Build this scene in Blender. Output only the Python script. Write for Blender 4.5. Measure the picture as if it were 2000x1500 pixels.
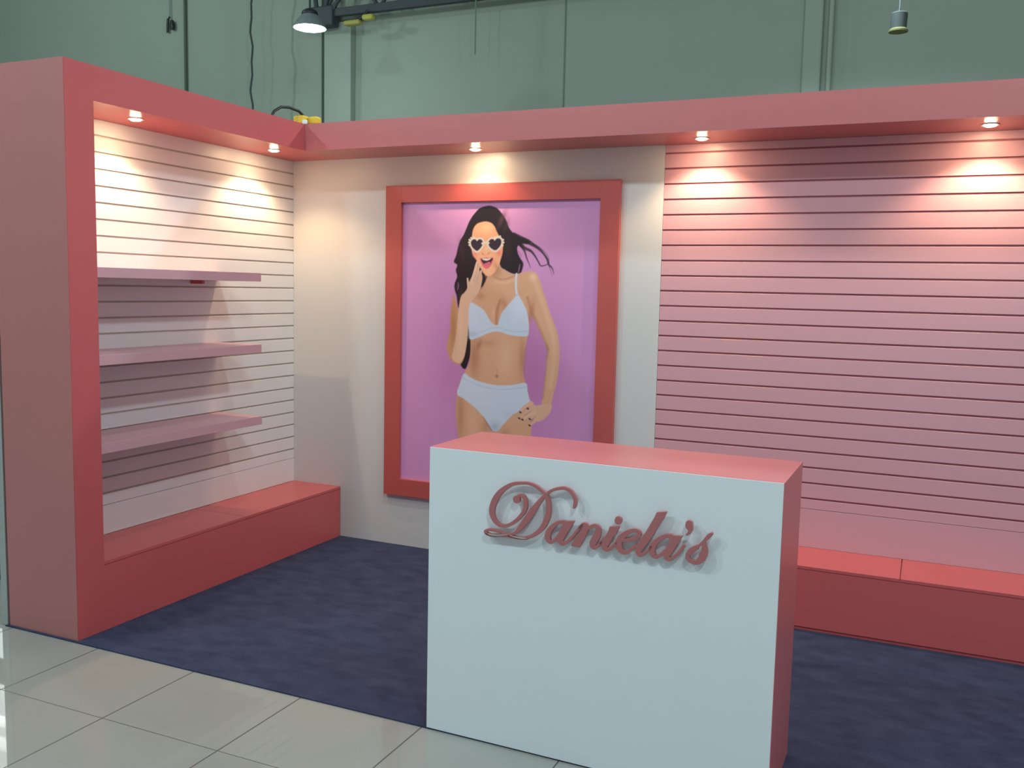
import bpy, bmesh, math, random
import numpy as np
from mathutils import Vector, Matrix
random.seed(7)
for o in list(bpy.data.objects): bpy.data.objects.remove(o)
SC = bpy.context.scene
COL = SC.collection

# ------------------------------------------------------------------ camera
F_PX, YAW, PITCH, ROLL = 1807.67, 0.4199, -0.1020, 0.0220
fw = Vector((-math.sin(YAW)*math.cos(PITCH), math.cos(YAW)*math.cos(PITCH), math.sin(PITCH)))
r0 = Vector((math.cos(YAW), math.sin(YAW), 0)); u0 = r0.cross(fw)
rt = r0*math.cos(ROLL)+u0*math.sin(ROLL); up = -r0*math.sin(ROLL)+u0*math.cos(ROLL)
cd = bpy.data.cameras.new('camera'); cam = bpy.data.objects.new('camera', cd); COL.objects.link(cam)
cd.sensor_width = 36; cd.sensor_fit = 'HORIZONTAL'; cd.lens = F_PX*36/2000; cd.clip_start = .05; cd.clip_end = 200
M = Matrix((rt, up, -fw)).transposed().to_4x4(); M.translation = Vector((4.1291, -5.4028, 1.7795))
cam.matrix_world = M; SC.camera = cam

# ------------------------------------------------------------------ light and exposure
SC.view_settings.view_transform = 'Standard'; SC.view_settings.look = 'None'
SC.view_settings.gamma = 1; SC.view_settings.use_curve_mapping = False
SC.view_settings.exposure = 0.0
wd = bpy.data.worlds.new('hall_ambience'); SC.world = wd; wd.use_nodes = True
bg = wd.node_tree.nodes['Background']; bg.inputs[0].default_value = (.64, .74, .82, 1); bg.inputs[1].default_value = .44
COOL = (.84, 1.0, 1.03)
def lamp(name, kind, loc, energy, color, size=.15, rot=None, spot=None, blend=1.0, parent=None):
    l = bpy.data.lights.new(name, kind); l.energy = energy; l.color = color; l.shadow_soft_size = size
    if kind == 'SPOT': l.spot_size = spot; l.spot_blend = blend
    o = bpy.data.objects.new(name, l); COL.objects.link(o); o.location = loc
    if rot: o.rotation_euler = rot
    if parent: o.parent = parent
    return o
# high-bay lamps of the hall, hung in rows: in front of the stand, above its front edge, and behind it
HALL = [((-2.6, -5.6, 5.4), 310), ((.2, -5.6, 5.4), 205), ((5.4, -5.6, 5.4), 280), ((2.4, -2.3, 5.6), 125), ((5.6, -2.3, 5.6), 185), ((-6.5, .3, 6.2), 240)]
for p, e in HALL: lamp('hall_lamp_light', 'POINT', p, e, COOL, .14)
lamp('hall_lamp_light', 'SPOT', (3.4, 2.0, 5.2), 340, COOL, .12, (0, 0, 0), math.radians(140), .3)
ART_BG=(190,134,178); ART_K=(1.28,1.30,1.40)
LETTERS=[([[(399.3,1011.9,4.2),(413.1,1013.5,4.9),(424.6,1003.6,5.8),(428.3,987.7,6.5),(427.3,968.9,6.8),(419.7,950.4,6.1),(406.3,932.4,5.6),(386.5,912.3,5.2),(361.5,894.9,5),(338.6,888.4,4.5),(317.9,892.2,5.5),(300.8,906.2,7.4),(290.7,928.7,9.5),(290.2,952.4,10.4),(300.4,983.3,10.4),(319.1,1012.7,9.2),(345.4,1036.8,7.3),(375.5,1053.7,5.6),(405.6,1060.3,4.6),(438.1,1062.6,4.4),(465.6,1055.9,4.6),(488.2,1042.9,4.8),(505.9,1029.2,5.5),(517.5,1007.4,7.1),(521.4,980.2,8.3),(518.4,947.5,9),(504.1,913.2,8.8),(485,887.4,7.2),(458.2,866.3,5.4),(430.9,854.5,4.5),(400.8,850,4),(370.2,853.4,3.5),(339.2,860.7,3.8),(308.2,866.1,4),(282.2,866.3,3.8),(266.6,861.2,4.1),(262.8,855.9,4.1),(269.5,850.1,4.1),(287.8,846,4.1),(313.7,847.8,4.3),(342,853.9,3.8),(370,860.5,3.3),(390.1,870.3,4.7),(409.8,892.9,8.7),(434.2,925.3,11),(453.4,955.7,10.9),(472.5,983.6,8.1),(491.6,1009.1,5.8),(508.4,1027.6,4.6),(529.9,1045.3,4.4),(556.3,1056,4.6),(580.4,1060.1,5),(602.2,1053.8,5.4),(618.3,1037.4,5.4),(624.8,1020,5.4),(624.1,1003.9,5),(621.3,994.5,4.1)],[(390.8,996.9,13.1),(391.1,996.7,13.1)]],[]),([[(586.5,934.8,5),(562.4,930.3,5.1),(539.7,913.1,6.9),(524,890.2,9.3),(520.1,868.8,9.7),(527.9,854,6.5),(540.2,855.2,4.6),(556.8,872.5,3.9),(570.8,894,3.9)],[(596.5,925,11.9),(585.1,902.8,12.6),(573.7,878.3,12),(571.2,861.7,9.7),(579.2,853.1,6.4),(596,860.5,4.4),(617,884,3.9),(637.7,912,3.9),(653.7,931.2,4.1)]],[[(576.7,938.1),(593.7,937.1),(621.2,941.5),(601.8,907.3),(579.8,918.3)]]),([[(644.5,920.9,3.9),(657.2,933.9,5.9),(668,931.9,8.4),(666.1,915.7,10.2),(650.4,886.2,12.1),(639.1,865.2,12.1)],[(647.9,888.2,3.4),(670.8,917.5,3.9),(691.6,932.7,5),(706.7,935.7,6.1),(716.4,925.7,8.6),(712.6,901.4,11.1),(698.2,874.4,11.1),(697.4,860.7,8.6),(704.7,855.3,5.7),(718.5,864.7,4.1),(730.9,878.9,3.6)]],[[(616.8,851.4),(644.8,850.6),(664.6,888.1),(638.3,891.5)]]),([[(770.7,927.4,11.1),(760.6,907.3,11.5),(748.1,882.1,11.5),(741.9,864.7,9.4),(749.1,855.1,6.5),(761,858.4,4.9),(775.1,871.7,4.2),(784.3,883.5,4.2)],[(725.3,874.2,4),(740.4,895.2,4)],[(791.3,969.1,11.6),(790,964.9,11.6)]],[[(761.9,939.1),(793,942.5),(780.8,914.7),(754.3,913.5)]]),([[(814.9,897,4.6),(836.1,901.5,4.9),(855.9,910.2,5.3),(868.3,922.8,6.5),(867.9,933.6,6.2),(853.6,938.7,5.3),(831.5,930.7,6.9),(808.4,911.3,9.5),(794.9,888.5,10.7),(796.3,869.9,9.8),(808,856.3,7.5),(823.6,853.8,4.9),(841,865.6,4.2),(855.7,882.8,3.9)]],[]),([[(935.5,990.2,12.3),(924.8,969.3,12.6),(905.4,932.3,12.6),(883.4,897,12.7),(870.2,873.2,11),(868.8,859,8.1),(876.1,852.6,5.5),(889.5,859.6,4.4),(905.2,874.6,3.9),(914.1,887.4,3.9)]],[[(931.9,1011.5),(963.1,1017.5),(949.4,987.4),(924,991)]]),([[(985.8,936.1,5.4),(965.3,932.7,5.7),(940.7,917.5,7.1),(923,896.7,9.4),(918,875.2,9.9),(924.5,858.1,7.1),(935,854.1,5),(951.9,866.2,3.9),(965.1,881.8,3.7)],[(1002.1,925.8,11.3),(991.5,907.2,12.3),(976.6,880,12.3),(970.4,864.2,10.3),(975.3,853.9,6.8),(986.8,853.9,5),(1004.4,869.5,4.3),(1021.6,892,4.3),(1031.1,907,4.1)]],[[(971.9,939.5),(992.5,937),(1021.5,938.6),(1013.4,925),(1002.9,905.4),(981.8,920.8)]]),([[(1046.2,987.1,10.8),(1046.4,978.1,11.2),(1051.1,967.4,6.3),(1047.1,955.6,4),(1039.6,947.8,2.3)]],[]),([[(1124.4,961.3,4),(1117.1,954.3,5.8),(1106.6,941,4.9),(1096.1,928.3,3.6),(1083.4,915.3,3.4),(1066.1,901.6,7.4),(1051.1,887.1,7.4),(1045,870.3,5.7),(1054.5,857.6,5.9),(1074.8,854.6,6.5),(1092.1,866.9,10.1),(1101.2,887.4,11),(1103.2,907.9,8.5),(1099.6,925.4,4.5)],[(1074.9,905.1,5.6),(1061.9,895.4,7.9)]],[])]
ART=[('b',(158,84,140),[(1817,1214)],(337,490,0),0.55),
('b',(158,84,140),[(1326,1297)],(228,435,0),0.4),
('p',(24,14,22),[(1529,2305),(1474,2292),(1432,2256),(1400,2213),(1378,2167),(1358,2124),(1331,2085),(1316,2041),(1304,1992),(1288,1948),(1312,1929),(1303,1893),(1313,1854),(1295,1804),(1298,1765),(1312,1727),(1319,1677),(1329,1649),(1357,1667),(1399,1745),(1515,1792),(1587,1858),(1657,1913),(1700,1889),(1735,1875),(1765,1881),(1779,1914),(1782,1946),(1763,1973),(1747,2000),(1737,2037),(1757,2064),(1801,2064),(1830,2074),(1795,2095),(1753,2109),(1712,2130),(1678,2162),(1660,2202),(1635,2243),(1601,2281),(1565,2299)],5.4,1,1),
('s',(24,14,22),[(1712,2112,24.5),(1760,2093,21.8),(1807,2079,16.3),(1848,2058,10.9),(1889,2032,8.2),(1922,2000,6.5),(1945,1969,7.1),(1955,1937,6),(1978,1916,3.8),(1991,1880,1.6)],4.4,0.92),
('s',(24,14,22),[(1736,2085,16.3),(1784,2042,10.9),(1831,2021,8.2),(1861,1989,6),(1885,1953,4.9),(1903,1929,3.8),(1938,1935,2.7),(1955,1948,2.2)],3.3,0.9),
('s',(24,14,22),[(1754,2064,10.9),(1788,2021,6.5),(1803,1979,4.9),(1822,1941,2.7),(1831,1915,1.4)],2.7,0.85),
('s',(24,14,22),[(1842,2064,3.8),(1883,2048,2.7),(1924,2016,2.2),(1951,1985,1.6),(1957,1948,1.4)],2.7,0.7),
('s',(24,14,22),[(1955,1937,3.3),(1967,1906,2.2),(1980,1869,1.1)],2.7,0.6),
('s',(170,100,150),[(1741,2026,2.7),(1759,2000,6),(1765,1973,3.3)],3.3,0.7),
('s',(170,100,150),[(1758,1936,2.2),(1755,1914,3.8),(1750,1887,2.2)],3.3,0.6),
('s',(170,100,150),[(1320,1816,1.6),(1324,1794,4.9),(1318,1766,2.2)],3.3,0.5),
('b',(92,62,62),[(1627,2213)],(22,60,-25),0.6),
('b',(70,48,52),[(1651,2165)],(22,49,-20),0.5),
('p',(196,150,118),[(1614,1967),(1624,1923),(1664,1894),(1724,1875),(1771,1883),(1823,1895),(1864,1884),(1891,1852),(1916,1789),(1944,1715),(1972,1641),(2002,1573),(2027,1505),(2041,1436),(2044,1361),(2039,1281),(2027,1199),(2009,1123),(1996,1062),(1989,1013),(1964,981),(1912,952),(1877,966),(1875,1015),(1886,1043),(1927,1055),(1935,1096),(1944,1178),(1953,1260),(1957,1330),(1963,1384),(1949,1432),(1921,1490),(1893,1548),(1866,1595),(1842,1632),(1834,1567),(1830,1507),(1818,1458),(1806,1398),(1799,1322),(1798,1267),(1808,1213),(1824,1159),(1844,1095),(1857,1041),(1864,943),(1863,855),(1859,750),(1853,499),(1568,468),(1603,855),(1599,471),(1424,452),(1365,704),(1338,822),(1321,923),(1320,1003),(1327,1088),(1348,1157),(1378,1221),(1399,1262),(1417,1302),(1419,1358),(1417,1447),(1409,1580),(1406,1690),(1425,1713),(1467,1758),(1503,1797),(1526,1841),(1538,1879),(1561,1934)],4.4,1,1),
('b',(160,108,76),[(1451,1331)],(44,141,0),0.75),
('b',(150,96,62),[(1483,1416)],(15,33,-25),0.75),
('b',(160,108,76),[(1790,1332)],(27,141,0),0.6),
('b',(212,172,142),[(1671,1342)],(60,141,0),0.5),
('b',(160,108,76),[(1547,1430)],(65,27,0),0.35),
('b',(130,84,62),[(1614,1219)],(10,10,0),0.95),
('s',(160,108,76),[(1613,1268,2.7),(1614,1235,3.8)],5.4,0.35),
('b',(160,108,76),[(1842,1632)],(22,82,-12),0.75),
('s',(160,108,76),[(1816,1728,8.2),(1841,1659,10.9),(1872,1595,8.2),(1927,1490,7.1),(1961,1411,8.2),(1959,1368,5.4)],12,0.6),
('s',(160,108,76),[(1959,1368,5.4),(1951,1249,6.5),(1938,1096,6.5)],10.9,0.45),
('s',(212,172,142),[(1853,1862,16.3),(1896,1756,16.3),(1940,1651,13.6),(1996,1493,13.6),(2006,1359,13.6),(1988,1170,10.9)],16.3,0.5),
('b',(222,190,150),[(1850,1859)],(27,27,0),0.6),
('s',(150,100,70),[(1957,1437,4.4),(1965,1406,5.4)],5.4,0.5),
('s',(160,108,76),[(1587,1853,4.9),(1635,1840,3.8),(1683,1849,3.8),(1724,1865,3.8)],6.5,0.6),
('s',(212,172,142),[(1587,1826,8.2),(1660,1819,8.2),(1719,1839,6.5)],8.7,0.5),
('s',(168,112,82),[(1626,1707,5.4),(1609,1652,10.9),(1602,1586,10.9),(1605,1559,8.2)],9.8,0.75),
('b',(160,108,76),[(1651,1691)],(27,49,25),0.5),
('b',(212,172,142),[(1580,1624)],(16,49,0),0.5),
('b',(160,108,76),[(1486,1731)],(33,27,0),0.55),
('b',(160,108,76),[(1574,1885)],(49,38,0),0.65),
('s',(160,108,76),[(1514,1857,10.9),(1497,1802,10.9),(1467,1758,7.1)],8.7,0.6),
('b',(160,108,76),[(1354,960)],(33,180,0),0.6),
('b',(160,108,76),[(1558,908)],(38,87,-30),0.5),
('b',(160,108,76),[(1682,851)],(44,44,0),0.35),
('b',(212,172,142),[(1447,888)],(38,125,0),0.4),
('p',(24,14,22),[(1390,1557),(1410,1502),(1419,1447),(1420,1369),(1411,1313),(1384,1252),(1349,1281),(1370,1327),(1387,1401),(1393,1479)],4.4,1,1),
('p',(184,194,206),[(1410,1693),(1444,1679),(1487,1658),(1519,1633),(1544,1595),(1569,1563),(1593,1548),(1613,1551),(1624,1587),(1641,1628),(1669,1663),(1704,1701),(1736,1737),(1750,1745),(1769,1721),(1793,1684),(1813,1642),(1825,1594),(1830,1540),(1825,1491),(1787,1483),(1733,1485),(1685,1491),(1643,1503),(1600,1507),(1558,1497),(1509,1478),(1467,1460),(1417,1449),(1408,1491),(1399,1579),(1401,1657)],4.4,1,1),
('s',(184,194,206),[(1737,1877,6.5),(1734,1828,7.1),(1737,1780,7.1),(1743,1739,8.2)],2.7,1),
('s',(130,150,165),[(1740,1747,3.8),(1744,1741,3.8)],2.7,0.6),
('s',(150,166,180),[(1417,1480,2.2),(1466,1488,2.2),(1521,1509,2.2),(1570,1527,2.2),(1618,1532,2.2),(1679,1518,2.2),(1738,1510,2.2),(1826,1518,2.2)],4.4,0.6),
('b',(196,204,214),[(1736,1618)],(38,65,0),0.5),
('b',(192,200,212),[(1445,1598)],(27,65,0),0.4),
('b',(150,160,178),[(1429,1481)],(44,27,0),0.5),
('p',(184,194,206),[(1375,1222),(1416,1203),(1472,1182),(1553,1166),(1638,1161),(1729,1170),(1818,1187),(1831,1138),(1845,1090),(1858,1058),(1821,1050),(1792,1023),(1775,1003),(1733,978),(1692,935),(1658,899),(1634,867),(1609,860),(1584,869),(1559,902),(1520,950),(1476,991),(1425,1027),(1375,1058),(1327,1087),(1348,1157)],4.4,1,1),
('s',(148,166,184),[(1367,1195,2.2),(1416,1173,2.2),(1473,1155,2.2),(1553,1140,2.2),(1639,1134,2.2),(1729,1145,2.2),(1825,1165,2.2)],4.4,0.7),
('b',(128,142,162),[(1608,889)],(38,33,0),0.6),
('b',(156,170,186),[(1703,975)],(38,27,25),0.35),
('b',(186,198,212),[(1423,1134)],(44,49,0),0.5),
('s',(120,70,60),[(1521,947,2.2),(1559,899,3.3),(1584,865,3.8)],5.4,0.6),
('p',(226,160,120),[(1476,2200),(1519,2206),(1554,2196),(1578,2172),(1595,2139),(1617,2106),(1639,2074),(1638,2037),(1633,1999),(1622,1959),(1610,1929),(1592,1896),(1568,1870),(1541,1860),(1514,1868),(1493,1896),(1473,1927),(1450,1965),(1428,1993),(1417,2025),(1413,2063),(1416,2107),(1425,2156),(1446,2187)],4.4,1,1),
('b',(244,186,142),[(1520,2161)],(49,33,0),0.7),
('b',(244,190,146),[(1522,2042)],(16,33,0),0.6),
('b',(232,120,104),[(1441,1998)],(20,22,0),0.75),
('b',(228,112,98),[(1612,2007)],(24,24,0),0.75),
('b',(160,108,76),[(1597,1918)],(22,49,30),0.5),
('s',(176,104,78),[(1491,2005,3.8),(1502,1998,3.8)],4.4,0.7),
('s',(176,104,78),[(1535,2003,3.8),(1544,2008,3.8)],4.4,0.7),
('s',(190,120,92),[(1499,1996,2.2),(1517,1993,2.2),(1538,1997,2.2)],4.4,0.6),
('b',(212,172,142),[(1538,1885)],(22,14,0),0.6),
('p',(206,96,104),[(1478,1973),(1499,1974),(1523,1979),(1548,1976),(1573,1977),(1568,1950),(1555,1926),(1537,1909),(1516,1908),(1498,1922),(1485,1947)],2.7,1,1),
('p',(52,26,36),[(1486,1970),(1524,1971),(1567,1974),(1560,1953),(1546,1931),(1528,1928),(1506,1936),(1492,1952)],2.7,1,1),
('p',(206,190,184),[(1492,1971),(1524,1972),(1556,1974),(1545,1964),(1527,1958),(1506,1961)],2.7,1,1),
('p',(196,92,112),[(1509,1939),(1527,1945),(1543,1951),(1553,1944),(1544,1929),(1528,1920),(1514,1925)],3.3,1,1),
('p',(24,14,22),[(1529,2305),(1474,2292),(1432,2256),(1400,2213),(1378,2167),(1358,2124),(1331,2074),(1323,1998),(1334,1910),(1348,1822),(1380,1795),(1404,1823),(1431,1878),(1445,1933),(1446,1960),(1425,1987),(1415,2020),(1410,2063),(1414,2112),(1424,2161),(1452,2198),(1494,2209),(1543,2202),(1573,2182),(1589,2155),(1611,2117),(1641,2090),(1644,2042),(1636,1994),(1623,1956),(1621,1934),(1664,1897),(1729,1877),(1752,1935),(1738,2021),(1724,2101),(1675,2170),(1650,2224),(1601,2281),(1565,2299)],4.4,1,1),
('s',(20,12,20),[(1504,1868,9.2),(1508,1841,12),(1498,1808,9.2),(1491,1794,5.4)],4.4,1),
('b',(84,56,58),[(1624,2216)],(18,60,-25),0.65),
('b',(66,44,48),[(1657,2176)],(16,44,-20),0.5),
('b',(66,24,44),[(1345,2009)],(22,87,10),0.5),
('b',(60,40,44),[(1672,2042)],(27,82,0),0.3),
('s',(208,196,180),[(1454,2083,11.4),(1443,2093,11.4),(1426,2093,11.4),(1411,2079,11.4),(1413,2057,11.4),(1427,2037,11.4),(1454,2020,11.4),(1477,2035,11.4),(1493,2058,11.4),(1495,2080,11.4),(1482,2093,11.4),(1466,2093,11.4),(1454,2083,11.4)],2.7,1),
('p',(46,30,46),[(1454,2083),(1443,2093),(1426,2093),(1411,2079),(1413,2057),(1427,2037),(1454,2020),(1477,2035),(1493,2058),(1495,2080),(1482,2093),(1466,2093)],2.7,1,1),
('s',(208,196,180),[(1580,2086,11.4),(1569,2095,11.4),(1550,2093,11.4),(1535,2076,11.4),(1540,2053,11.4),(1559,2034,11.4),(1586,2024,11.4),(1610,2041,11.4),(1625,2066,11.4),(1625,2089,11.4),(1609,2100,11.4),(1592,2097,11.4),(1580,2086,11.4)],2.7,1),
('p',(46,30,46),[(1580,2086),(1569,2095),(1550,2093),(1535,2076),(1540,2053),(1559,2034),(1586,2024),(1610,2041),(1625,2066),(1625,2089),(1609,2100),(1592,2097)],2.7,1,1),
('s',(208,196,180),[(1399,2091,6),(1399,2090,6)],2.2,1),
('s',(208,196,180),[(1395,2074,6),(1396,2074,6)],2.2,1),
('s',(208,196,180),[(1399,2058,6),(1400,2057,6)],2.2,1),
('s',(208,196,180),[(1411,2103,6),(1412,2102,6)],2.2,1),
('s',(208,196,180),[(1428,2107,6),(1429,2106,6)],2.2,1),
('s',(208,196,180),[(1638,2090,6),(1639,2090,6)],2.2,1),
('s',(208,196,180),[(1642,2074,6),(1642,2074,6)],2.2,1),
('s',(208,196,180),[(1635,2055,6),(1636,2055,6)],2.2,1),
('s',(208,196,180),[(1617,2112,6),(1618,2111,6)],2.2,1),
('s',(208,196,180),[(1599,2113,6),(1600,2112,6)],2.2,1),
('s',(208,196,180),[(1581,2107,6),(1582,2106,6)],2.2,1),
('s',(208,196,180),[(1491,2068,6.5),(1514,2074,6.5),(1537,2070,6.5)],2.7,1),
('p',(186,134,98),[(1287,1737),(1274,1659),(1268,1575),(1270,1519),(1265,1485),(1251,1434),(1244,1400),(1252,1361),(1274,1311),(1314,1284),(1350,1284),(1375,1328),(1387,1390),(1397,1468),(1400,1552),(1384,1590),(1340,1589),(1323,1644),(1303,1710)],4.4,1,1),
('p',(206,166,138),[(1386,1773),(1404,1820),(1428,1867),(1452,1900),(1483,1884),(1496,1857),(1492,1813),(1479,1769),(1450,1729),(1425,1701),(1408,1668),(1402,1618),(1401,1541),(1397,1468),(1387,1390),(1371,1327),(1342,1290),(1310,1296),(1285,1323),(1293,1374),(1311,1465),(1321,1566),(1328,1638),(1344,1722),(1368,1750)],4.4,1,1),
('b',(150,100,66),[(1291,1520)],(24,141,0),0.6),
('b',(216,178,150),[(1347,1522)],(16,141,0),0.5),
('s',(210,172,146),[(1423,1812,12.5),(1441,1878,11.4),(1457,1946,7.1)],2.7,1),
('s',(204,164,138),[(1444,1823,12),(1462,1884,9.8),(1473,1941,6.5)],2.7,1),
('s',(204,160,134),[(1465,1813,10.9),(1478,1857,9.2),(1487,1892,6.5)],2.7,1),
('s',(206,166,138),[(1405,1773,12),(1396,1809,8.7),(1390,1842,5.4)],2.7,1),
('s',(150,104,80),[(1432,1828,1.4),(1451,1878,1.4),(1464,1927,1.1)],2.2,0.55),
('s',(150,104,80),[(1453,1823,1.4),(1471,1873,1.4),(1478,1895,1.1)],2.2,0.55),
('p',(200,158,132),[(1927,1057),(1892,1047),(1856,1071),(1844,1068),(1824,1050),(1828,1012),(1853,964),(1883,956),(1918,947),(1964,978),(1992,1018),(1997,1062)],3.8,1,1),
('s',(206,164,140),[(1862,1061,12),(1827,1045,9.8),(1801,1021,8.2),(1787,1000,6.5)],2.7,1),
('s',(202,160,136),[(1875,1032,12),(1834,1007,9.8),(1799,977,8.7),(1782,958,7.1)],2.7,1),
('s',(206,166,142),[(1887,1005,12),(1847,983,9.8),(1817,961,8.7),(1803,949,7.1)],2.7,1),
('s',(202,160,136),[(1917,980,12),(1889,951,9.8),(1866,930,7.6),(1854,920,6)],2.7,1),
('s',(140,96,78),[(1822,1022,1.6),(1851,1035,1.6)],2.7,0.6),
('s',(140,96,78),[(1814,980,1.6),(1858,1008,1.6)],2.7,0.6),
('s',(150,100,90),[(1859,948,3.3),(1888,972,2.7)],4.4,0.6),
('s',(48,22,36),[(1833,1026,5.4),(1840,1023,5.4)],2.2,0.95),
('s',(48,22,36),[(1782,999,5.4),(1789,996,5.4)],2.2,0.95),
('s',(48,22,36),[(1775,959,5.4),(1782,956,5.4)],2.2,0.95),
('s',(48,22,36),[(1797,952,5.4),(1805,949,5.4)],2.2,0.95),
('s',(48,22,36),[(1848,960,5.4),(1855,957,5.4)],2.2,0.95),
('s',(48,22,36),[(1848,919,5.4),(1855,916,5.4)],2.2,0.95)]
# ------------------------------------------------------------------ helpers
class MB:
    def __init__(s): s.bm = bmesh.new()
    def box(s, x0, x1, y0, y1, z0, z1, bev=0):
        b = bmesh.new()
        v = [b.verts.new(p) for p in ((x0,y0,z0),(x1,y0,z0),(x1,y1,z0),(x0,y1,z0),(x0,y0,z1),(x1,y0,z1),(x1,y1,z1),(x0,y1,z1))]
        for f in ((3,2,1,0),(4,5,6,7),(0,1,5,4),(1,2,6,5),(2,3,7,6),(3,0,4,7)): b.faces.new([v[i] for i in f])
        if bev: bmesh.ops.bevel(b, geom=b.edges[:], offset=bev, segments=2, affect='EDGES', profile=.5)
        me = bpy.data.meshes.new('t'); b.to_mesh(me); s.bm.from_mesh(me); bpy.data.meshes.remove(me); b.free(); return s
    def lathe(s, prof, c, n=40, axis=None):
        rings = []
        for r, z in prof:
            if r < 1e-6: rings.append([s.bm.verts.new((c[0], c[1], c[2]+z))])
            else: rings.append([s.bm.verts.new((c[0]+r*math.cos(2*math.pi*i/n), c[1]+r*math.sin(2*math.pi*i/n), c[2]+z)) for i in range(n)])
        for a, b in zip(rings, rings[1:]):
            for i in range(n):
                j = (i+1) % n
                if len(a) == 1 and len(b) == 1: continue
                if len(a) == 1: s.bm.faces.new((a[0], b[i], b[j]))
                elif len(b) == 1: s.bm.faces.new((a[i], b[0], a[j]))
                else: s.bm.faces.new((a[i], b[i], b[j], a[j]))
        return s
    def tube(s, pts, rad, n=10):
        pts = [Vector(p) for p in pts]; rings = []
        for k, p in enumerate(pts):
            t = (pts[min(k+1, len(pts)-1)]-pts[max(k-1, 0)]).normalized()
            a = t.cross(Vector((.13, .2, 1)) if abs(t.z) < .9 else Vector((1, .1, 0))).normalized(); b = t.cross(a)
            rings.append([s.bm.verts.new(p+(a*math.cos(2*math.pi*i/n)+b*math.sin(2*math.pi*i/n))*rad) for i in range(n)])
        for A, B in zip(rings, rings[1:]):
            for i in range(n): s.bm.faces.new((A[i], A[(i+1) % n], B[(i+1) % n], B[i]))
        s.bm.faces.new(rings[0][::-1]); s.bm.faces.new(rings[-1]); return s
    def build(s, name, mat, parent=None, smooth=False, loc=None):
        bmesh.ops.recalc_face_normals(s.bm, faces=s.bm.faces[:])
        me = bpy.data.meshes.new(name)
        if loc is not None: bmesh.ops.translate(s.bm, verts=s.bm.verts[:], vec=-Vector(loc))
        s.bm.to_mesh(me); s.bm.free(); me.materials.append(mat)
        if smooth:
            for p in me.polygons: p.use_smooth = True
            try: me.set_sharp_from_angle(angle=math.radians(40))
            except Exception: pass
        o = bpy.data.objects.new(name, me); COL.objects.link(o)
        if loc is not None: o.location = loc
        if parent:
            o.parent = parent; o.matrix_parent_inverse = Matrix.Identity(4)
            o.location = o.location-parent.location if parent.rotation_euler.z == 0 else o.location
        return o
def tag(o, label=None, cat=None, group=None, kind=None):
    if label: o['label'] = label
    if cat: o['category'] = cat
    if group: o['group'] = group
    if kind: o['kind'] = kind
    return o
def thing(name, label, cat, loc=(0,0,0), group=None):
    o = bpy.data.objects.new(name, None); COL.objects.link(o); o.location = loc; o.empty_display_size = .1
    return tag(o, label, cat, group)
def copy_tree(o, parent=None):
    c = o.copy(); COL.objects.link(c)
    if parent: c.parent = parent
    for ch in list(o.children): copy_tree(ch, c)
    return c

# ------------------------------------------------------------------ materials
def mat(name, col, rough=.5, metal=0, spec=.5, emit=None, estr=0, noise=0, nscale=20, bump=0, coat=0):
    m = bpy.data.materials.new(name); m.use_nodes = True; nt = m.node_tree; b = nt.nodes['Principled BSDF']
    b.inputs['Base Color'].default_value = (*col, 1); b.inputs['Roughness'].default_value = rough
    b.inputs['Metallic'].default_value = metal; b.inputs['Specular IOR Level'].default_value = spec
    if coat: b.inputs['Coat Weight'].default_value = coat; b.inputs['Coat Roughness'].default_value = .12
    if emit: b.inputs['Emission Color'].default_value = (*emit, 1); b.inputs['Emission Strength'].default_value = estr
    tc = nt.nodes.new('ShaderNodeTexCoord')
    if noise or bump:
        n = nt.nodes.new('ShaderNodeTexNoise'); n.inputs['Scale'].default_value = nscale; n.inputs['Detail'].default_value = 6
        nt.links.new(tc.outputs['Object'], n.inputs['Vector'])
        if noise:
            mx = nt.nodes.new('ShaderNodeMix'); mx.data_type = 'RGBA'
            mx.inputs['A'].default_value = (*[c*(1-noise) for c in col], 1); mx.inputs['B'].default_value = (*[min(1, c*(1+noise)) for c in col], 1)
            nt.links.new(n.outputs['Fac'], mx.inputs['Factor']); nt.links.new(mx.outputs['Result'], b.inputs['Base Color'])
        if bump:
            bp = nt.nodes.new('ShaderNodeBump'); bp.inputs['Strength'].default_value = bump; bp.inputs['Distance'].default_value = .01
            nt.links.new(n.outputs['Fac'], bp.inputs['Height']); nt.links.new(bp.outputs['Normal'], b.inputs['Normal'])
    return m
PINKC = mat('pink_counter_paint', (.68, .18, .19), .33, noise=.03, nscale=3)
PINKE = mat('pink_end_light_tone', (.48, .185, .18), .36, noise=.03, nscale=3)  # frame's own pink, greyed: cool light on the end face put into colour
PINK = mat('pink_gloss_paint', (.52, .16, .165), .33, noise=.03, nscale=3, bump=.03)
PINKB = mat('pink_plinth_paint', (.61, .12, .127), .34, noise=.03, nscale=3, bump=.03)
RED = mat('coral_frame_paint', (.50, .098, .09), .36, noise=.03, nscale=4)
SLATP = mat('pink_slat_board', (.66, .36, .42), .40, noise=.02, nscale=3)
GROOVEP = mat('pink_slat_groove', (.34, .10, .13), .6)
SLATW = mat('white_slat_board', (.77, .765, .785), .38, noise=.015, nscale=3)
WHITE = mat('white_laminate', (.65, .655, .665), .38, noise=.015, nscale=3)
GROOVEW = mat('grey_slat_groove', (.50, .44, .40), .6)
SHELF = mat('pale_pink_shelf', (.66, .38, .44), .36, noise=.02, nscale=6)
CWHITE = mat('counter_white', (.86, .92, .97), .42, noise=.015, nscale=5)
LETTER = mat('letter_pink', (.50, .17, .175), .45)
METAL = mat('brushed_metal', (.6, .58, .55), .35, metal=1)
DARKM = mat('dark_truss_paint', (.035, .045, .05), .6)
BLACK = mat('black_plastic', (.015, .017, .02), .5)
YELLOW = mat('yellow_plastic', (.80, .52, .04), .45)
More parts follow.
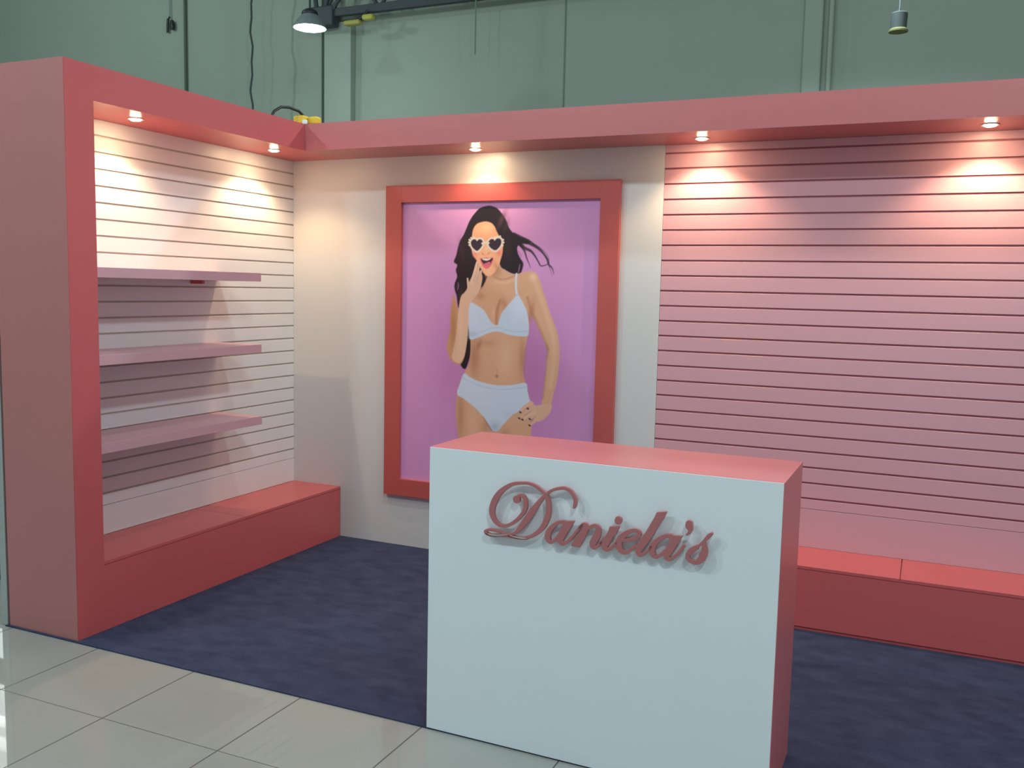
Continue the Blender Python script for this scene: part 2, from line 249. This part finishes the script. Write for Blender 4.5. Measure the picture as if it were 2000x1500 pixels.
HALLW = mat('hall_wall_paint', (.29, .345, .29), .85, noise=.04, nscale=1.2)
COLW = mat('hall_column_paint', (.30, .355, .30), .8, noise=.04, nscale=2)
GREY = mat('grey_metal_shade', (.20, .24, .24), .5, noise=.1, nscale=8)
ALU = mat('aluminium_post', (.52, .56, .55), .4, metal=.6)
GLOW = mat('glowing_lamp_glass', (1, 1, 1), .5, emit=(.95, 1, .97), estr=30)
BULB = mat('halogen_bulb', (1, 1, 1), .5, emit=(1, .72, .42), estr=230)
STRIP = mat('reflection_strip_glow', (.9, .9, .9), .5, emit=(.93, 1, .97), estr=2.4)  # glow of the added rack strips, mirrored in the floor tiles
DGREEN = mat('dark_green_cloth', (.02, .035, .025), .9)
RIM = mat('yellowed_rim', (.16, .17, .06), .7)

def tile_mat():
    m = bpy.data.materials.new('glazed_floor_tiles'); m.use_nodes = True; nt = m.node_tree; b = nt.nodes['Principled BSDF']; N = nt.nodes.new; Lk = nt.links.new
    tc = N('ShaderNodeTexCoord'); sx = N('ShaderNodeSeparateXYZ'); Lk(tc.outputs['Object'], sx.inputs[0])
    def line(out, off, w):
        a = N('ShaderNodeMath'); a.operation = 'ADD'; a.inputs[1].default_value = off; Lk(out, a.inputs[0])
        p = N('ShaderNodeMath'); p.operation = 'PINGPONG'; p.inputs[1].default_value = .3; Lk(a.outputs[0], p.inputs[0])
        l = N('ShaderNodeMath'); l.operation = 'LESS_THAN'; l.inputs[1].default_value = w; Lk(p.outputs[0], l.inputs[0]); return l
    lx = line(sx.outputs['X'], 30-.5527, .0032); ly = line(sx.outputs['Y'], 30+2.768, .0020)
    mx = N('ShaderNodeMath'); mx.operation = 'MAXIMUM'; Lk(lx.outputs[0], mx.inputs[0]); Lk(ly.outputs[0], mx.inputs[1])
    n = N('ShaderNodeTexNoise'); n.inputs['Scale'].default_value = 2.2; n.inputs['Detail'].default_value = 8; Lk(tc.outputs['Object'], n.inputs['Vector'])
    n2 = N('ShaderNodeTexNoise'); n2.inputs['Scale'].default_value = 9; n2.inputs['Detail'].default_value = 3; Lk(tc.outputs['Object'], n2.inputs['Vector'])
    c1 = N('ShaderNodeMix'); c1.data_type = 'RGBA'; c1.inputs['A'].default_value = (.31, .315, .298, 1); c1.inputs['B'].default_value = (.375, .37, .352, 1); Lk(n.outputs['Fac'], c1.inputs['Factor'])
    # scuffs: small dark marks
    v = N('ShaderNodeTexVoronoi'); v.inputs['Scale'].default_value = 1.5; v.feature = 'F1'; Lk(tc.outputs['Object'], v.inputs['Vector'])
    ad = N('ShaderNodeMath'); ad.operation = 'MULTIPLY_ADD'; ad.inputs[1].default_value = .10; Lk(n2.outputs['Fac'], ad.inputs[0]); Lk(v.outputs['Distance'], ad.inputs[2])
    sc = N('ShaderNodeMath'); sc.operation = 'LESS_THAN'; sc.inputs[1].default_value = .080; Lk(ad.outputs[0], sc.inputs[0])
    sm = N('ShaderNodeMath'); sm.operation = 'MULTIPLY'; sm.inputs[1].default_value = .45; Lk(sc.outputs[0], sm.inputs[0])
    c2 = N('ShaderNodeMix'); c2.data_type = 'RGBA'; c2.inputs['B'].default_value = (.16, .15, .13, 1); Lk(sm.outputs[0], c2.inputs['Factor']); Lk(c1.outputs['Result'], c2.inputs['A'])
    c3 = N('ShaderNodeMix'); c3.data_type = 'RGBA'; c3.inputs['B'].default_value = (.10, .10, .09, 1); Lk(mx.outputs[0], c3.inputs['Factor']); Lk(c2.outputs['Result'], c3.inputs['A'])
    Lk(c3.outputs['Result'], b.inputs['Base Color']); b.inputs['Roughness'].default_value = .10; b.inputs['Specular IOR Level'].default_value = .38
    rm = N('ShaderNodeMath'); rm.operation = 'MULTIPLY_ADD'; rm.inputs[1].default_value = .5; rm.inputs[2].default_value = .028; Lk(mx.outputs[0], rm.inputs[0]); Lk(rm.outputs[0], b.inputs['Roughness'])
    bp = N('ShaderNodeBump'); bp.inputs['Strength'].default_value = .6; bp.inputs['Distance'].default_value = .002; bp.invert = True; Lk(mx.outputs[0], bp.inputs['Height']); Lk(bp.outputs['Normal'], b.inputs['Normal'])
    return m
def carpet_mat():
    m = bpy.data.materials.new('blue_grey_carpet'); m.use_nodes = True; nt = m.node_tree; b = nt.nodes['Principled BSDF']; N = nt.nodes.new; Lk = nt.links.new
    tc = N('ShaderNodeTexCoord')
    n = N('ShaderNodeTexNoise'); n.inputs['Scale'].default_value = 190; n.inputs['Detail'].default_value = 4; Lk(tc.outputs['Object'], n.inputs['Vector'])
    mp = N('ShaderNodeMapping'); mp.inputs['Scale'].default_value = (7, 12, 9); Lk(tc.outputs['Object'], mp.inputs['Vector'])
    n2 = N('ShaderNodeTexNoise'); n2.inputs['Scale'].default_value = 1.0; n2.inputs['Detail'].default_value = 5; Lk(mp.outputs[0], n2.inputs['Vector'])
    mu = N('ShaderNodeMath'); mu.operation = 'MULTIPLY'; Lk(n.outputs['Fac'], mu.inputs[0]); Lk(n2.outputs['Fac'], mu.inputs[1])
    r = N('ShaderNodeValToRGB'); r.color_ramp.elements[0].position = .10; r.color_ramp.elements[0].color = (.030, .037, .080, 1)
    r.color_ramp.elements[1].position = .42; r.color_ramp.elements[1].color = (.066, .076, .142, 1); Lk(mu.outputs[0], r.inputs[0])
    Lk(r.outputs[0], b.inputs['Base Color']); b.inputs['Roughness'].default_value = .95; b.inputs['Specular IOR Level'].default_value = .15
    bp = N('ShaderNodeBump'); bp.inputs['Strength'].default_value = .5; bp.inputs['Distance'].default_value = .004; Lk(n.outputs['Fac'], bp.inputs['Height']); Lk(bp.outputs['Normal'], b.inputs['Normal'])
    return m
TILE = tile_mat(); CARPET = carpet_mat()

# ------------------------------------------------------------------ dimensions
DL, DB, D, WS, H, S = .403, .410, 2.240, .171, 2.8055, 2.637      # left depth, canopy depth, length, stile, top, soffit
HB, HBR, DBR, XW, XE = .364, .3553, .398, 2.667, 5.55
PITCH_S = .0888

# ------------------------------------------------------------------ hall (structure)
tag(MB().box(-12, 12, -12, 5.0, -.1, 0).build('floor', TILE), kind='structure')
tag(MB().box(-12, 12, 5.0, 5.2, 0, 7.5).build('wall_back', HALLW), kind='structure')
tag(MB().box(-12.2, -12, -12, 5.2, 0, 7.5).build('wall_left', HALLW), kind='structure')
tag(MB().box(-12.2, 12, -12, 5.2, 7.5, 7.6).build('ceiling', HALLW), kind='structure')
tag(MB().box(-3.24, -2.83, 4.88, 5.0, 0, 5.15, .01).build('trim_1', COLW), kind='structure')
tag(MB().box(2.76, 2.95, 4.93, 5.0, 0, 7.5, .02).build('trim_2', COLW), kind='structure')
JOINT = mat('wall_joint_shadow_gap', (.16, .21, .18), .9)
tag(MB().box(-3.29, -3.243, 4.90, 5.0, 0, 7.5).build('trim_3', mat('dark_gap', (.05, .07, .055), .9)), kind='structure')
tag(MB().box(.058, .074, 4.992, 5.0, 0, 7.5).build('trim_4', JOINT), kind='structure')

# ------------------------------------------------------------------ carpet
tag(MB().box(-.10, XE+.3, -2.252, .9, 0, .006).build('carpet', CARPET), 'dark blue-grey needle-felt carpet covering the floor of the pink stand', 'carpet')

# ------------------------------------------------------------------ slatwall profile
def slat_panel(name, axis, a0, a1, ztop, zbot, first, count, m, gm, parent, depth=.018, base=0.0):
    # board with T-slots; axis 'x': runs along x, faces -y.  axis 'y': runs along y, faces +x
    def P(a, d, z):   # d = depth behind the face
        return (a, base+d, z) if axis == 'x' else (base-d, a, z)
    bm = bmesh.new(); gmf = []
    def q(z0, d0, z1, d1, mi):
        f = bm.faces.new([bm.verts.new(P(a0, d0, z0)), bm.verts.new(P(a1, d0, z0)), bm.verts.new(P(a1, d1, z1)), bm.verts.new(P(a0, d1, z1))]); f.material_index = mi
    z = ztop
    for i in range(count):
        c = first-i*PITCH_S; t, b = c+.0048, c-.0048
        q(z, 0, t+.0016, 0, 0); q(t+.0016, 0, t, .0016, 0); q(t, .0016, t, .006, 1)
        q(t, .006, b, .006, 1); q(b, .006, b, .0016, 1); q(b, .0016, b-.0016, 0, 0)
        z = b-.0016
    q(z, 0, zbot, 0, 0); q(zbot, 0, zbot, depth, 0); q(zbot, depth, ztop, depth, 0); q(ztop, depth, ztop, 0, 0)
    bmesh.ops.remove_doubles(bm, verts=bm.verts[:], dist=1e-5)
    for a in (a0, a1):   # close the ends with a thin strip per end
        ring = None
    bmesh.ops.recalc_face_normals(bm, faces=bm.faces[:])
    me = bpy.data.meshes.new(name)
    if parent: bmesh.ops.translate(bm, verts=bm.verts[:], vec=-parent.location)
    bm.to_mesh(me); bm.free(); me.materials.append(m); me.materials.append(gm)
    o = bpy.data.objects.new(name, me); COL.objects.link(o)
    if parent: o.parent = parent
    return o

# ------------------------------------------------------------------ left alcove
al = thing('display_alcove', 'tall pink-framed display alcove with a white slatted wall at the left end of the stand', 'display unit', (.16, -1.12, .006))
m = MB(); y0 = -D; y1 = -D+WS
m.box(-.079, DL, y0+.004, y1, .006, H)                       # front stile
m.box(-.079, DL, y1, 0, S, H)                                  # top box with fascia and soffit
m.box(-.079, -.020, y1, 0, .006, S)                            # carcass back
m.build('portal_frame', PINKB, al)
MB().box(-.079, DL, y0, y0+.0035, .006, H, .0008).build('end_tone_sheet', PINKE, al)  # thin sheet added over the frame's end to carry its cool-light tone
slat_panel('slat_panel', 'y', y1+.001, -.001, S-.001, .532, 2.5512, 23, SLATW, GROOVEW, al)
MB().box(-.018, .0015, y1+.001, -.001, HB+.001, .529, .001).build('kick_board', SLATW, al)

# left plinth
pl = thing('plinth_bench', 'pink storage plinth running under the three shelves of the left alcove', 'bench', (.2, -1.03, .006))
MB().box(.002, DL, y1+.0001, -.001, .006, HB-.020).build('box', PINKB, pl)
for a, b in ((y1+.001, -1.003), (-1.0, -.001)):
    MB().box(.002, DL, a, b, HB-.0175, HB, .001).build('lid', PINKB, pl)
MB().box(.002, DL-.006, y1+.001, -.001, HB-.021, HB-.016).build('batten', PINKB, pl)

# ------------------------------------------------------------------ shelves
def shelf(z, label):
    t = thing('display_shelf', label, 'shelf', (.175, -1.4, z), 'shelves on the left slatted wall')
    MB().box(.001, .35, -2.03, -.78, z, z+.0525, .0015).build('board', SHELF, t)
    for y in (-1.82, -1.0):
        MB().box(.0, .09, y-.012, y+.012, z-.022, z, .002).build('bracket', PINKB, t)
    return t
shelf(1.7925, 'pale pink wall shelf, highest of the three on the left slatted wall')
shelf(1.3515, 'pale pink wall shelf, middle of the three on the left slatted wall')
shelf(.9010, 'pale pink wall shelf, lowest of the three on the left slatted wall')

# ------------------------------------------------------------------ back of the stand
bp_ = MB(); bp_.box(.0, XW, 0, .05, .006, S, .0)
tag(bp_.build('back_panel', WHITE, loc=(1.33, 0, .006)), 'plain white back panel of the stand, behind the framed poster', 'wall panel')
sp = thing('slatwall_panel', 'large pink slatted display panel forming the right half of the back', 'display panel', (4.1, 0, .006))
slat_panel('slat_board', 'x', XW+.0015, XE, S-.001, .578, 2.589, 23, SLATP, GROOVEP, sp)
MB().box(XW+.0015, XE, -.0015, .018, HBR, .575, .001).build('kick_board', SLATP, sp)
MB().box(XW+.0015, XE, .019, .05, .006, S).build('backing', SLATP, sp)
cn = thing('canopy', 'long pink overhead canopy box across the back of the stand', 'canopy', (3.0, -.2, S))
MB().box(DL+.001, XE, -DB, .05, S, H).build("fascia_box", PINK, cn)

# right plinth
pr = thing('plinth_bench', 'pink storage plinth with two lids under the right pink slatted wall', 'bench', (4.1, -.2, .006))
MB().box(XW+.002, XE, -DBR+.009, -.002, .006, .03).build('toe_kick', PINKB, pr)
MB().box(XW+.002, XE, -DBR, -.002, .026, HBR-.019).build('box', PINKB, pr)
MB().box(XW+.002, XE, -DBR+.006, -.002, HBR-.02, HBR-.016).build('batten', PINKB, pr)
for a, b in ((XW+.002, 4.079), (4.083, XE)):
    MB().box(a, b, -DBR, -.002, HBR-.0165, HBR, .001).build('lid', PINKB, pr)

# ------------------------------------------------------------------ downlights
def downlight(x, y, rx, ry, e, label, col=(1, .70, .40), spot=112):
    t = thing('recessed_downlight', label, 'ceiling spotlight', (x, y, S), 'halogen downlights in the canopy')
    MB().lathe([(.031, .0), (.031, -.002), (.034, -.0045), (.041, -.0045), (.043, -.002), (.043, .0)], (x, y, S), 40).build('trim_ring', METAL, t, True)
    MB().lathe([(0, -.0125), (.010, -.012), (.020, -.0105), (.027, -.0075), (.0305, -.003), (.0305, -.0005), (0, -.0005)], (x, y, S), 32).build('bulb', BULB, t, True)
    lamp('bulb_light', 'SPOT', (0, 0, -.018), e, col, .012, (rx, ry, 0), math.radians(124), .55, t)
    return t
SPE = 28
downlight(.222, -1.635, 0, 0, SPE, 'lit halogen downlight over the top shelf, nearest the front of the left alcove')
downlight(.224, -.494, 0, 0, SPE, 'lit halogen downlight in the left alcove soffit close to the inner corner')
downlight(1.514, -.178, 0, 0, SPE*.34, 'lit halogen downlight directly above the framed poster')
downlight(2.922, -.186, 0, 0, SPE, 'lit halogen downlight above the left end of the pink slatted wall')
downlight(4.350, -.198, 0, 0, SPE, 'lit halogen downlight farthest right in the canopy')

# ------------------------------------------------------------------ poster
FX0, FX1, FZ0, FZ1 = .783, 2.411, .360, 2.445
IX0, IX1, IZ0, IZ1 = .902, 2.289, .476, 2.334
po = thing('framed_poster', 'large framed fashion poster of a woman in heart sunglasses on the white panel', 'poster', ((FX0+FX1)/2, -.001, FZ0))
fb = MB()
fb.box(FX0, IX0, -.037, -.002, FZ0, FZ1, .0012); fb.box(IX1, FX1, -.037, -.002, FZ0, FZ1, .0012)
fb.box(IX0, IX1, -.037, -.002, FZ0, IZ0, .0012); fb.box(IX0, IX1, -.037, -.002, IZ1, FZ1, .0012)
fb.build('frame', RED, po)
def s2l(c): c = c/255.; return c/12.92 if c <= .04045 else ((c+.055)/1.055)**2.4
def crom(pts, closed=True, k=4):
    n = len(pts); out = []
    for i in range(n if closed else n-1):
        p = [np.array(pts[(i+j) % n] if closed else pts[min(max(i+j, 0), n-1)], float) for j in (-1, 0, 1, 2)]
        for s in range(k):
            t = s/k
            out.append(.5*((2*p[1])+(-p[0]+p[2])*t+(2*p[0]-5*p[1]+4*p[2]-p[3])*t*t+(-p[0]+3*p[1]-3*p[2]+p[3])*t**3))
    if not closed: out.append(np.array(pts[-1], float))
    return np.array(out)
def sdf_poly(X, Y, P):
    d = np.full(X.shape, 1e9); ins = np.zeros(X.shape, bool); n = len(P)
    for i in range(n):
        ax, ay = P[i]; bx, by = P[(i+1) % n]; ex, ey = bx-ax, by-ay; L = ex*ex+ey*ey+1e-9
        t = np.clip(((X-ax)*ex+(Y-ay)*ey)/L, 0, 1); d = np.minimum(d, (X-ax-t*ex)**2+(Y-ay-t*ey)**2)
        if ay != by:
            c = ((ay > Y) != (by > Y)) & (X < (bx-ax)*(Y-ay)/(by-ay)+ax); ins ^= c
    d = np.sqrt(d); return np.where(ins, -d, d)
def sdf_stroke(X, Y, P):
    d = np.full(X.shape, 1e9)
    for (ax, ay, ar), (bx, by, br) in zip(P, P[1:]):
        ex, ey = bx-ax, by-ay; L = ex*ex+ey*ey+1e-9; t = np.clip(((X-ax)*ex+(Y-ay)*ey)/L, 0, 1)
        d = np.minimum(d, np.hypot(X-ax-t*ex, Y-ay-t*ey)-(ar+t*(br-ar)))
    return d
def build_print():
    nx, nz = 440, 588
    xs = np.linspace(IX0-.004, IX1+.004, nx)*1000; zs = np.linspace(IZ0-.004, IZ1+.004, nz)*1000
    X, Z = np.meshgrid(xs, zs); C = np.zeros((nz, nx, 3))
    C[:] = [s2l(v) for v in ART_BG]
    stp = xs[1]-xs[0]
    for a in ART:
        col = np.array([s2l(v) for v in a[1]])
        if a[0] == 'b':
            (cx, cy), (rx, ry, ang) = a[2][0], a[3]; al_ = a[4]
            c, s = math.cos(math.radians(ang)), math.sin(math.radians(ang)); dx, dy = X-cx, Z-cy
            u, v = dx*c+dy*s, -dx*s+dy*c
            k = np.exp(-((u/rx)**2+(v/ry)**2)*1.2)*al_
            if len(a) > 5: k = k
        else:
            pts, soft, al_ = a[2], max(a[3], 1.5), a[4]
            P = crom(pts, a[0] == 'p'); r = (max(p[2] for p in pts) if a[0] == 's' else 0)+soft*2
            i0, i1 = np.searchsorted(xs, [P[:, 0].min()-r, P[:, 0].max()+r]); j0, j1 = np.searchsorted(zs, [P[:, 1].min()-r, P[:, 1].max()+r])
            if i0 >= i1 or j0 >= j1: continue
            xx, zz = X[j0:j1, i0:i1], Z[j0:j1, i0:i1]
            d = sdf_poly(xx, zz, P) if a[0] == 'p' else sdf_stroke(xx, zz, P)
            k = np.zeros(X.shape); t = np.clip(.5-d/(2*soft), 0, 1); k[j0:j1, i0:i1] = t*t*(3-2*t)*al_
        C = C*(1-k[..., None])+col*k[..., None]
    C = np.clip(C*np.array(ART_K), 0, .92)
    me = bpy.data.meshes.new('print')
    V = np.stack([X/1000-po.location.x, np.full(X.shape, -.012-po.location.y), Z/1000-po.location.z], -1).reshape(-1, 3)
    idx = np.arange(nx*nz).reshape(nz, nx)
    Fq = np.stack([idx[:-1, :-1], idx[:-1, 1:], idx[1:, 1:], idx[1:, :-1]], -1).reshape(-1, 4)
    me.vertices.add(len(V)); me.vertices.foreach_set('co', V.ravel())
    me.loops.add(Fq.size); me.loops.foreach_set('vertex_index', Fq.ravel().astype(np.int32))
    me.polygons.add(len(Fq)); me.polygons.foreach_set('loop_start', np.arange(0, Fq.size, 4, dtype=np.int32))
    me.update(calc_edges=True)
    ca = me.color_attributes.new('ink', 'FLOAT_COLOR', 'POINT')
    ca.data.foreach_set('color', np.concatenate([C.reshape(-1, 3), np.ones((nx*nz, 1))], 1).ravel().astype(np.float32))
    mt = mat('printed_ink', (.5, .5, .5), .42); nt = mt.node_tree; at = nt.nodes.new('ShaderNodeAttribute'); at.attribute_name = 'ink'
    nt.links.new(at.outputs['Color'], nt.nodes['Principled BSDF'].inputs['Base Color']); me.materials.append(mt)
    o = bpy.data.objects.new('print', me); COL.objects.link(o); o.parent = po
    o['label'] = 'printed picture of a dark-haired woman on a lilac ground'
    bk = MB().box(IX0-.004, IX1+.004, -.0115, -.002, IZ0-.004, IZ1+.004).build('backing_board', WHITE, po)
build_print()

# ------------------------------------------------------------------ counter
CA = -0.0094; CW, CD, CH = 3.7289-2.3747, .4511, 1.1579
co = thing('reception_counter', 'white-fronted reception counter with pink top and sides at the front of the stand', 'counter', (2.3747, -2.2521, .0))
co.rotation_euler.z = CA
MB().box(0, CW, .004, CD, .007, CH, .0012).build('body', PINKC, co)
fp = MB().box(.002, CW-.002, -.001, .005, .007, CH-.0015).build('front_panel', CWHITE, co); fp['label'] = 'white front panel'
def letter_mesh(strokes, polys):
    P = [crom(s, False, 5) for s in strokes]; Q = [np.array(q, float) for q in polys]
    allp = np.concatenate([p[:, :2] for p in P]+[q for q in Q]); mrg = 16; g = .9
    x0, z0 = allp.min(0)-mrg; x1, z1 = allp.max(0)+mrg
    xs = np.arange(x0, x1, g); zs = np.arange(z0, z1, g); X, Z = np.meshgrid(xs, zs); d = np.full(X.shape, 1e9)
    for p in P: d = np.minimum(d, sdf_stroke(X, Z, p))
    for q in Q: d = np.minimum(d, sdf_poly(X, Z, q)-1.2)
    # marching squares
    nxt = {}
    def ep(j, i, e):   # point on edge; key
        if e == 0: a, b = (j, i), (j, i+1)
        elif e == 1: a, b = (j, i+1), (j+1, i+1)
        elif e == 2: a, b = (j+1, i), (j+1, i+1)
        else: a, b = (j, i), (j+1, i)
        return (a, b)
    T = {1:[(3,0)],2:[(0,1)],3:[(3,1)],4:[(1,2)],5:[(3,2),(1,0)],6:[(0,2)],7:[(3,2)],8:[(2,3)],9:[(2,0)],10:[(2,1),(0,3)],11:[(2,1)],12:[(1,3)],13:[(1,0)],14:[(0,3)]}
    I = d < 0
    code = I[:-1, :-1]*1+I[:-1, 1:]*2+I[1:, 1:]*4+I[1:, :-1]*8
    for j, i in zip(*np.nonzero((code > 0) & (code < 15))):
        for a, b in T[int(code[j, i])]: nxt[ep(j, i, a)] = ep(j, i, b)
    loops = []
    while nxt:
        k0 = next(iter(nxt)); k = k0; lp = []
        while k in nxt: lp.append(k); k = nxt.pop(k)
        pts = []
        for a, b in lp:
            da, db = d[a], d[b]; t = da/(da-db); pts.append((xs[a[1]]+t*(xs[b[1]]-xs[a[1]]), zs[a[0]]+t*(zs[b[0]]-zs[a[0]])))
        if len(pts) > 8: loops.append(np.array(pts)/1000)
    cu = bpy.data.curves.new('letter', 'CURVE'); cu.dimensions = '2D'; cu.fill_mode = 'BOTH'; cu.extrude = .0055; cu.bevel_depth = .001; cu.bevel_resolution = 1; cu.offset = .0006
    for p in loops:
        p = (np.roll(p, 1, 0)+2*p+np.roll(p, -1, 0))/4; p = p[::2]
        s = cu.splines.new('POLY'); s.points.add(len(p)-1); s.use_cyclic_u = True
        s.points.foreach_set('co', np.concatenate([p, np.zeros((len(p), 1)), np.ones((len(p), 1))], 1).ravel())
    t = bpy.data.objects.new('tmp', cu); COL.objects.link(t); bpy.context.view_layer.update()
    me = bpy.data.meshes.new_from_object(t.evaluated_get(bpy.context.evaluated_depsgraph_get()))
    bpy.data.objects.remove(t); bpy.data.curves.remove(cu); me.name = 'letter'; me.materials.clear(); me.materials.append(LETTER)
    lb = bmesh.new(); lb.from_mesh(me)                      # stand-off pins holding the letter clear of the panel
    for s in (strokes[0][len(strokes[0])//4], strokes[0][-3]):
        pb = MB().lathe([(0, -.0225), (.0022, -.0225), (.0022, 0), (0, 0)], (s[0]/1000, s[1]/1000, 0), 10)
        mt = bpy.data.meshes.new('t'); pb.bm.to_mesh(mt); pb.bm.free(); lb.from_mesh(mt); bpy.data.meshes.remove(mt)
    lb.to_mesh(me); lb.free()
    return me
for st, pg in LETTERS:
    o = bpy.data.objects.new('letter', letter_mesh(st, pg)); COL.objects.link(o); o.parent = co
    o.rotation_euler = (math.pi/2, 0, 0); o.location = (0, -.0225, 0)

# ------------------------------------------------------------------ hall fittings behind the stand
hb = thing('pendant_lamp', 'lit bell-shaped high-bay lamp hanging at the top left behind the stand', 'lamp', (-2.37, 3.4, 4.63))
c = (-2.37, 3.4, 4.63)
MB().lathe([(0.1824, 0), (0.1776, 0.024), (0.152, 0.068), (0.108, 0.12), (0.08, 0.148), (0.0784, 0.1464), (0.1064, 0.116), (0.1496, 0.064), (0.1744, 0.0224), (0.1792, 0), (0.1824, 0)], c).build('lamp_shade', GREY, hb, True)
MB().lathe([(0, 0.208), (0.048, 0.204), (0.084, 0.18), (0.092, 0.152), (0.084, 0.132), (0, 0.128)], c).build('ballast_cap', BLACK, hb, True)
MB().lathe([(0, -0.028), (0.072, -0.0224), (0.136, -0.0096), (0.1744, 0.0032), (0, 0.0048)], c).build('diffuser', GLOW, hb, True)
MB().tube([(c[0], c[1], 4.82), (c[0], c[1], 7.5)], .012).build('suspension_rod', DARKM, hb)
lamp('lamp_light', 'POINT', (0, 0, -.12), 22, COOL, .12, parent=hb)

dr = thing('pendant_drum_lamp', 'small unlit grey drum lamp on a thin cord, top right', 'lamp', (3.785, 2.5, 3.81))
DGREY = mat('dark_grey_drum', (.055, .07, .07), .7)
c = (3.785, 2.5, 3.81)
MB().lathe([(.058, .02), (.062, .135), (.052, .145), (.012, .155), (.008, .175), (0, .176)], c).build('drum_shade', DGREY, dr, True)
MB().lathe([(0, .012), (.06, .004), (.071, .0), (.071, .012), (.058, .024), (0, .024)], c).build('rim', RIM, dr, True)
MB().tube([(c[0], c[1], 3.98), (c[0], c[1], 7.5)], .004, 6).build('cord', GREY, dr)

tr = thing('roof_truss', 'dark steel lattice truss along the top of the hall wall', 'truss', (-1.5, 4.75, 5.12))
def bar(mb, a, b, r=.03): mb.tube([a, b], r, 8)
MB().box(-3.25, 3.2, 4.70, 4.78, 5.165, 5.265, .008).build('lower_chord', DARKM, tr)
MB().box(-3.25, 3.2, 4.70, 4.78, 5.85, 5.95, .008).build('upper_chord', DARKM, tr)
w = MB(); x = -3.15; k = 0
while x < 3.0:
    bar(w, (x, 4.74, 5.19), (x+.42, 4.74, 5.9), .026); bar(w, (x+.84, 4.74, 5.19), (x+.42, 4.74, 5.9), .026); x += .84
w.build('lattice_webs', DARKM, tr)
w = MB(); w.box(-3.34, -2.96, 4.66, 4.82, 5.05, 5.30, .02); bar(w, (-3.22, 4.7, 5.25), (-3.32, 4.7, 5.9), .03); bar(w, (-3.1, 4.7, 5.25), (-2.95, 4.7, 5.9), .03); bar(w, (-2.98, 4.7, 5.25), (-2.62, 4.7, 5.7), .028)
w.build('node_plate', DARKM, tr)
yc = thing('chain_hoist', 'small yellow and black hoist slung under the left end of the dark truss', 'hoist', (-2.6, 4.62, 4.98))
MB().box(-2.74, -2.50, 4.57, 4.68, 5.00, 5.06, .025).build('hoist_body', mat('dull_yellow', (.34, .31, .08), .6), yc)
MB().box(-2.47, -2.31, 4.57, 4.67, 5.04, 5.11, .03).build('chain_bag', mat('dull_yellow_bag', (.42, .40, .08), .7), yc)
MB().tube([(-2.58, 4.62, 5.04), (-2.5, 4.63, 5.09), (-2.42, 4.66, 5.17)], .022).build('hook', BLACK, yc, True)

cb = MB(); pts = []
for i in range(60):
    z = 7.4-i*5.4/59; pts.append((-4.10+.018*math.sin(z*7)+.012*math.sin(z*17+1), 4.5+.01*math.sin(z*5), z))
tag(cb.tube(pts, .013, 8).build('hanging_cable', mat('dark_green_cable', (.03, .05, .045), .6), smooth=True), 'wavy dark cable hanging down the hall wall left of the lit high-bay lamp', 'cable')
tag(MB().tube([(-5.66, 4.97, 0), (-5.66, 4.97, 7.5)], .020, 10).build('conduit_pipe', mat('dark_conduit', (.07, .10, .06), .7), smooth=True), 'thin dark vertical conduit on the far left of the hall wall', 'pipe')
tag(MB().tube([(3.03, 4.95, 0), (3.03, 4.95, 7.5)], .026, 12).build('conduit_pipe', COLW, smooth=True), 'pale vertical pipe beside the hall column at the upper right', 'pipe')
tag(MB().tube([(-.865, 4.52, 4.49), (-.865, 4.52, 5.13)], .008, 8).build('suspension_wire', mat('wire_grey', (.16, .22, .18), .7)), 'short thin wire hanging from the truss right of the lit lamp', 'wire')
cp = thing('cable_connector', 'pair of small black plugs hanging beside the dark conduit, upper left', 'connector', (-5.93, 4.95, 5.3))
MB().lathe([(0, 5.325), (.026, 5.33), (.036, 5.36), (.033, 5.41), (.018, 5.455), (0, 5.465)], (-5.875, 4.95, 0), 20).build('plug', BLACK, cp, True)
MB().tube([(-5.975, 4.96, 5.30), (-5.972, 4.96, 5.42), (-5.965, 4.96, 5.48), (-5.93, 4.96, 5.51)], .018, 10).build('socket', BLACK, cp, True)
MB().tube([(-5.935, 4.965, 5.50), (-5.94, 4.975, 7.5)], .008, 6).build('lead', GREY, cp)

yp = thing('power_connector', 'yellow extension socket with a black lead lying on top of the stand corner', 'connector', (.36, -.33, H))
MB().box(.30, .385, -.40, -.33, H, H+.062, .014).build('socket_body', YELLOW, yp)
MB().box(.385, .46, -.36, -.30, H, H+.058, .016).build('socket_body', YELLOW, yp)
MB().box(.375, .405, -.405, -.375, H, H+.03, .008).build('plug_tip', CWHITE, yp)
MB().tube([(.36, -.34, H+.05), (.35, -.40, H+.085), (.335, -.48, H+.095), (.325, -.55, H+.085), (.32, -.61, H+.05), (.32, -.64, H+.009)], .009).build('lead', BLACK, yp, True)

# ------------------------------------------------------------------ neighbouring stand, far left edge
nb = thing('partition_panel', 'pale neighbouring partition with an aluminium post at the far left edge', 'partition', (-.13, -2.2, 0))
MB().box(-.135, -.092, -2.245, -2.205, .0, 2.45, .004).build('post', ALU, nb)
MB().box(-.122, -.104, -2.20, .0, .0, 2.45).build('panel', WHITE, nb)
gc = thing('reflection_rack', 'unseen added rack whose glowing strips make the floor reflections, left of the stand', 'rack', (-1.2, -1.7, 0))  # added out of view, stands in for the unknown source of tile streaks
MB().box(-2.1, -.74, -1.76, -1.60, .0, .30, .004).build('base', DGREEN, gc)
MB().box(-2.1, -.72, -1.62, -1.60, 0.30, 1.9, .004).build('back_board', DGREEN, gc)
for z0, z1 in ((.31, .46), (.74, .82), (.89, .95), (1.04, 1.20)):
    MB().box(-2.1, -.72, -1.80, -1.62, z0, z1, .003).build('reflection_strip', STRIP, gc)
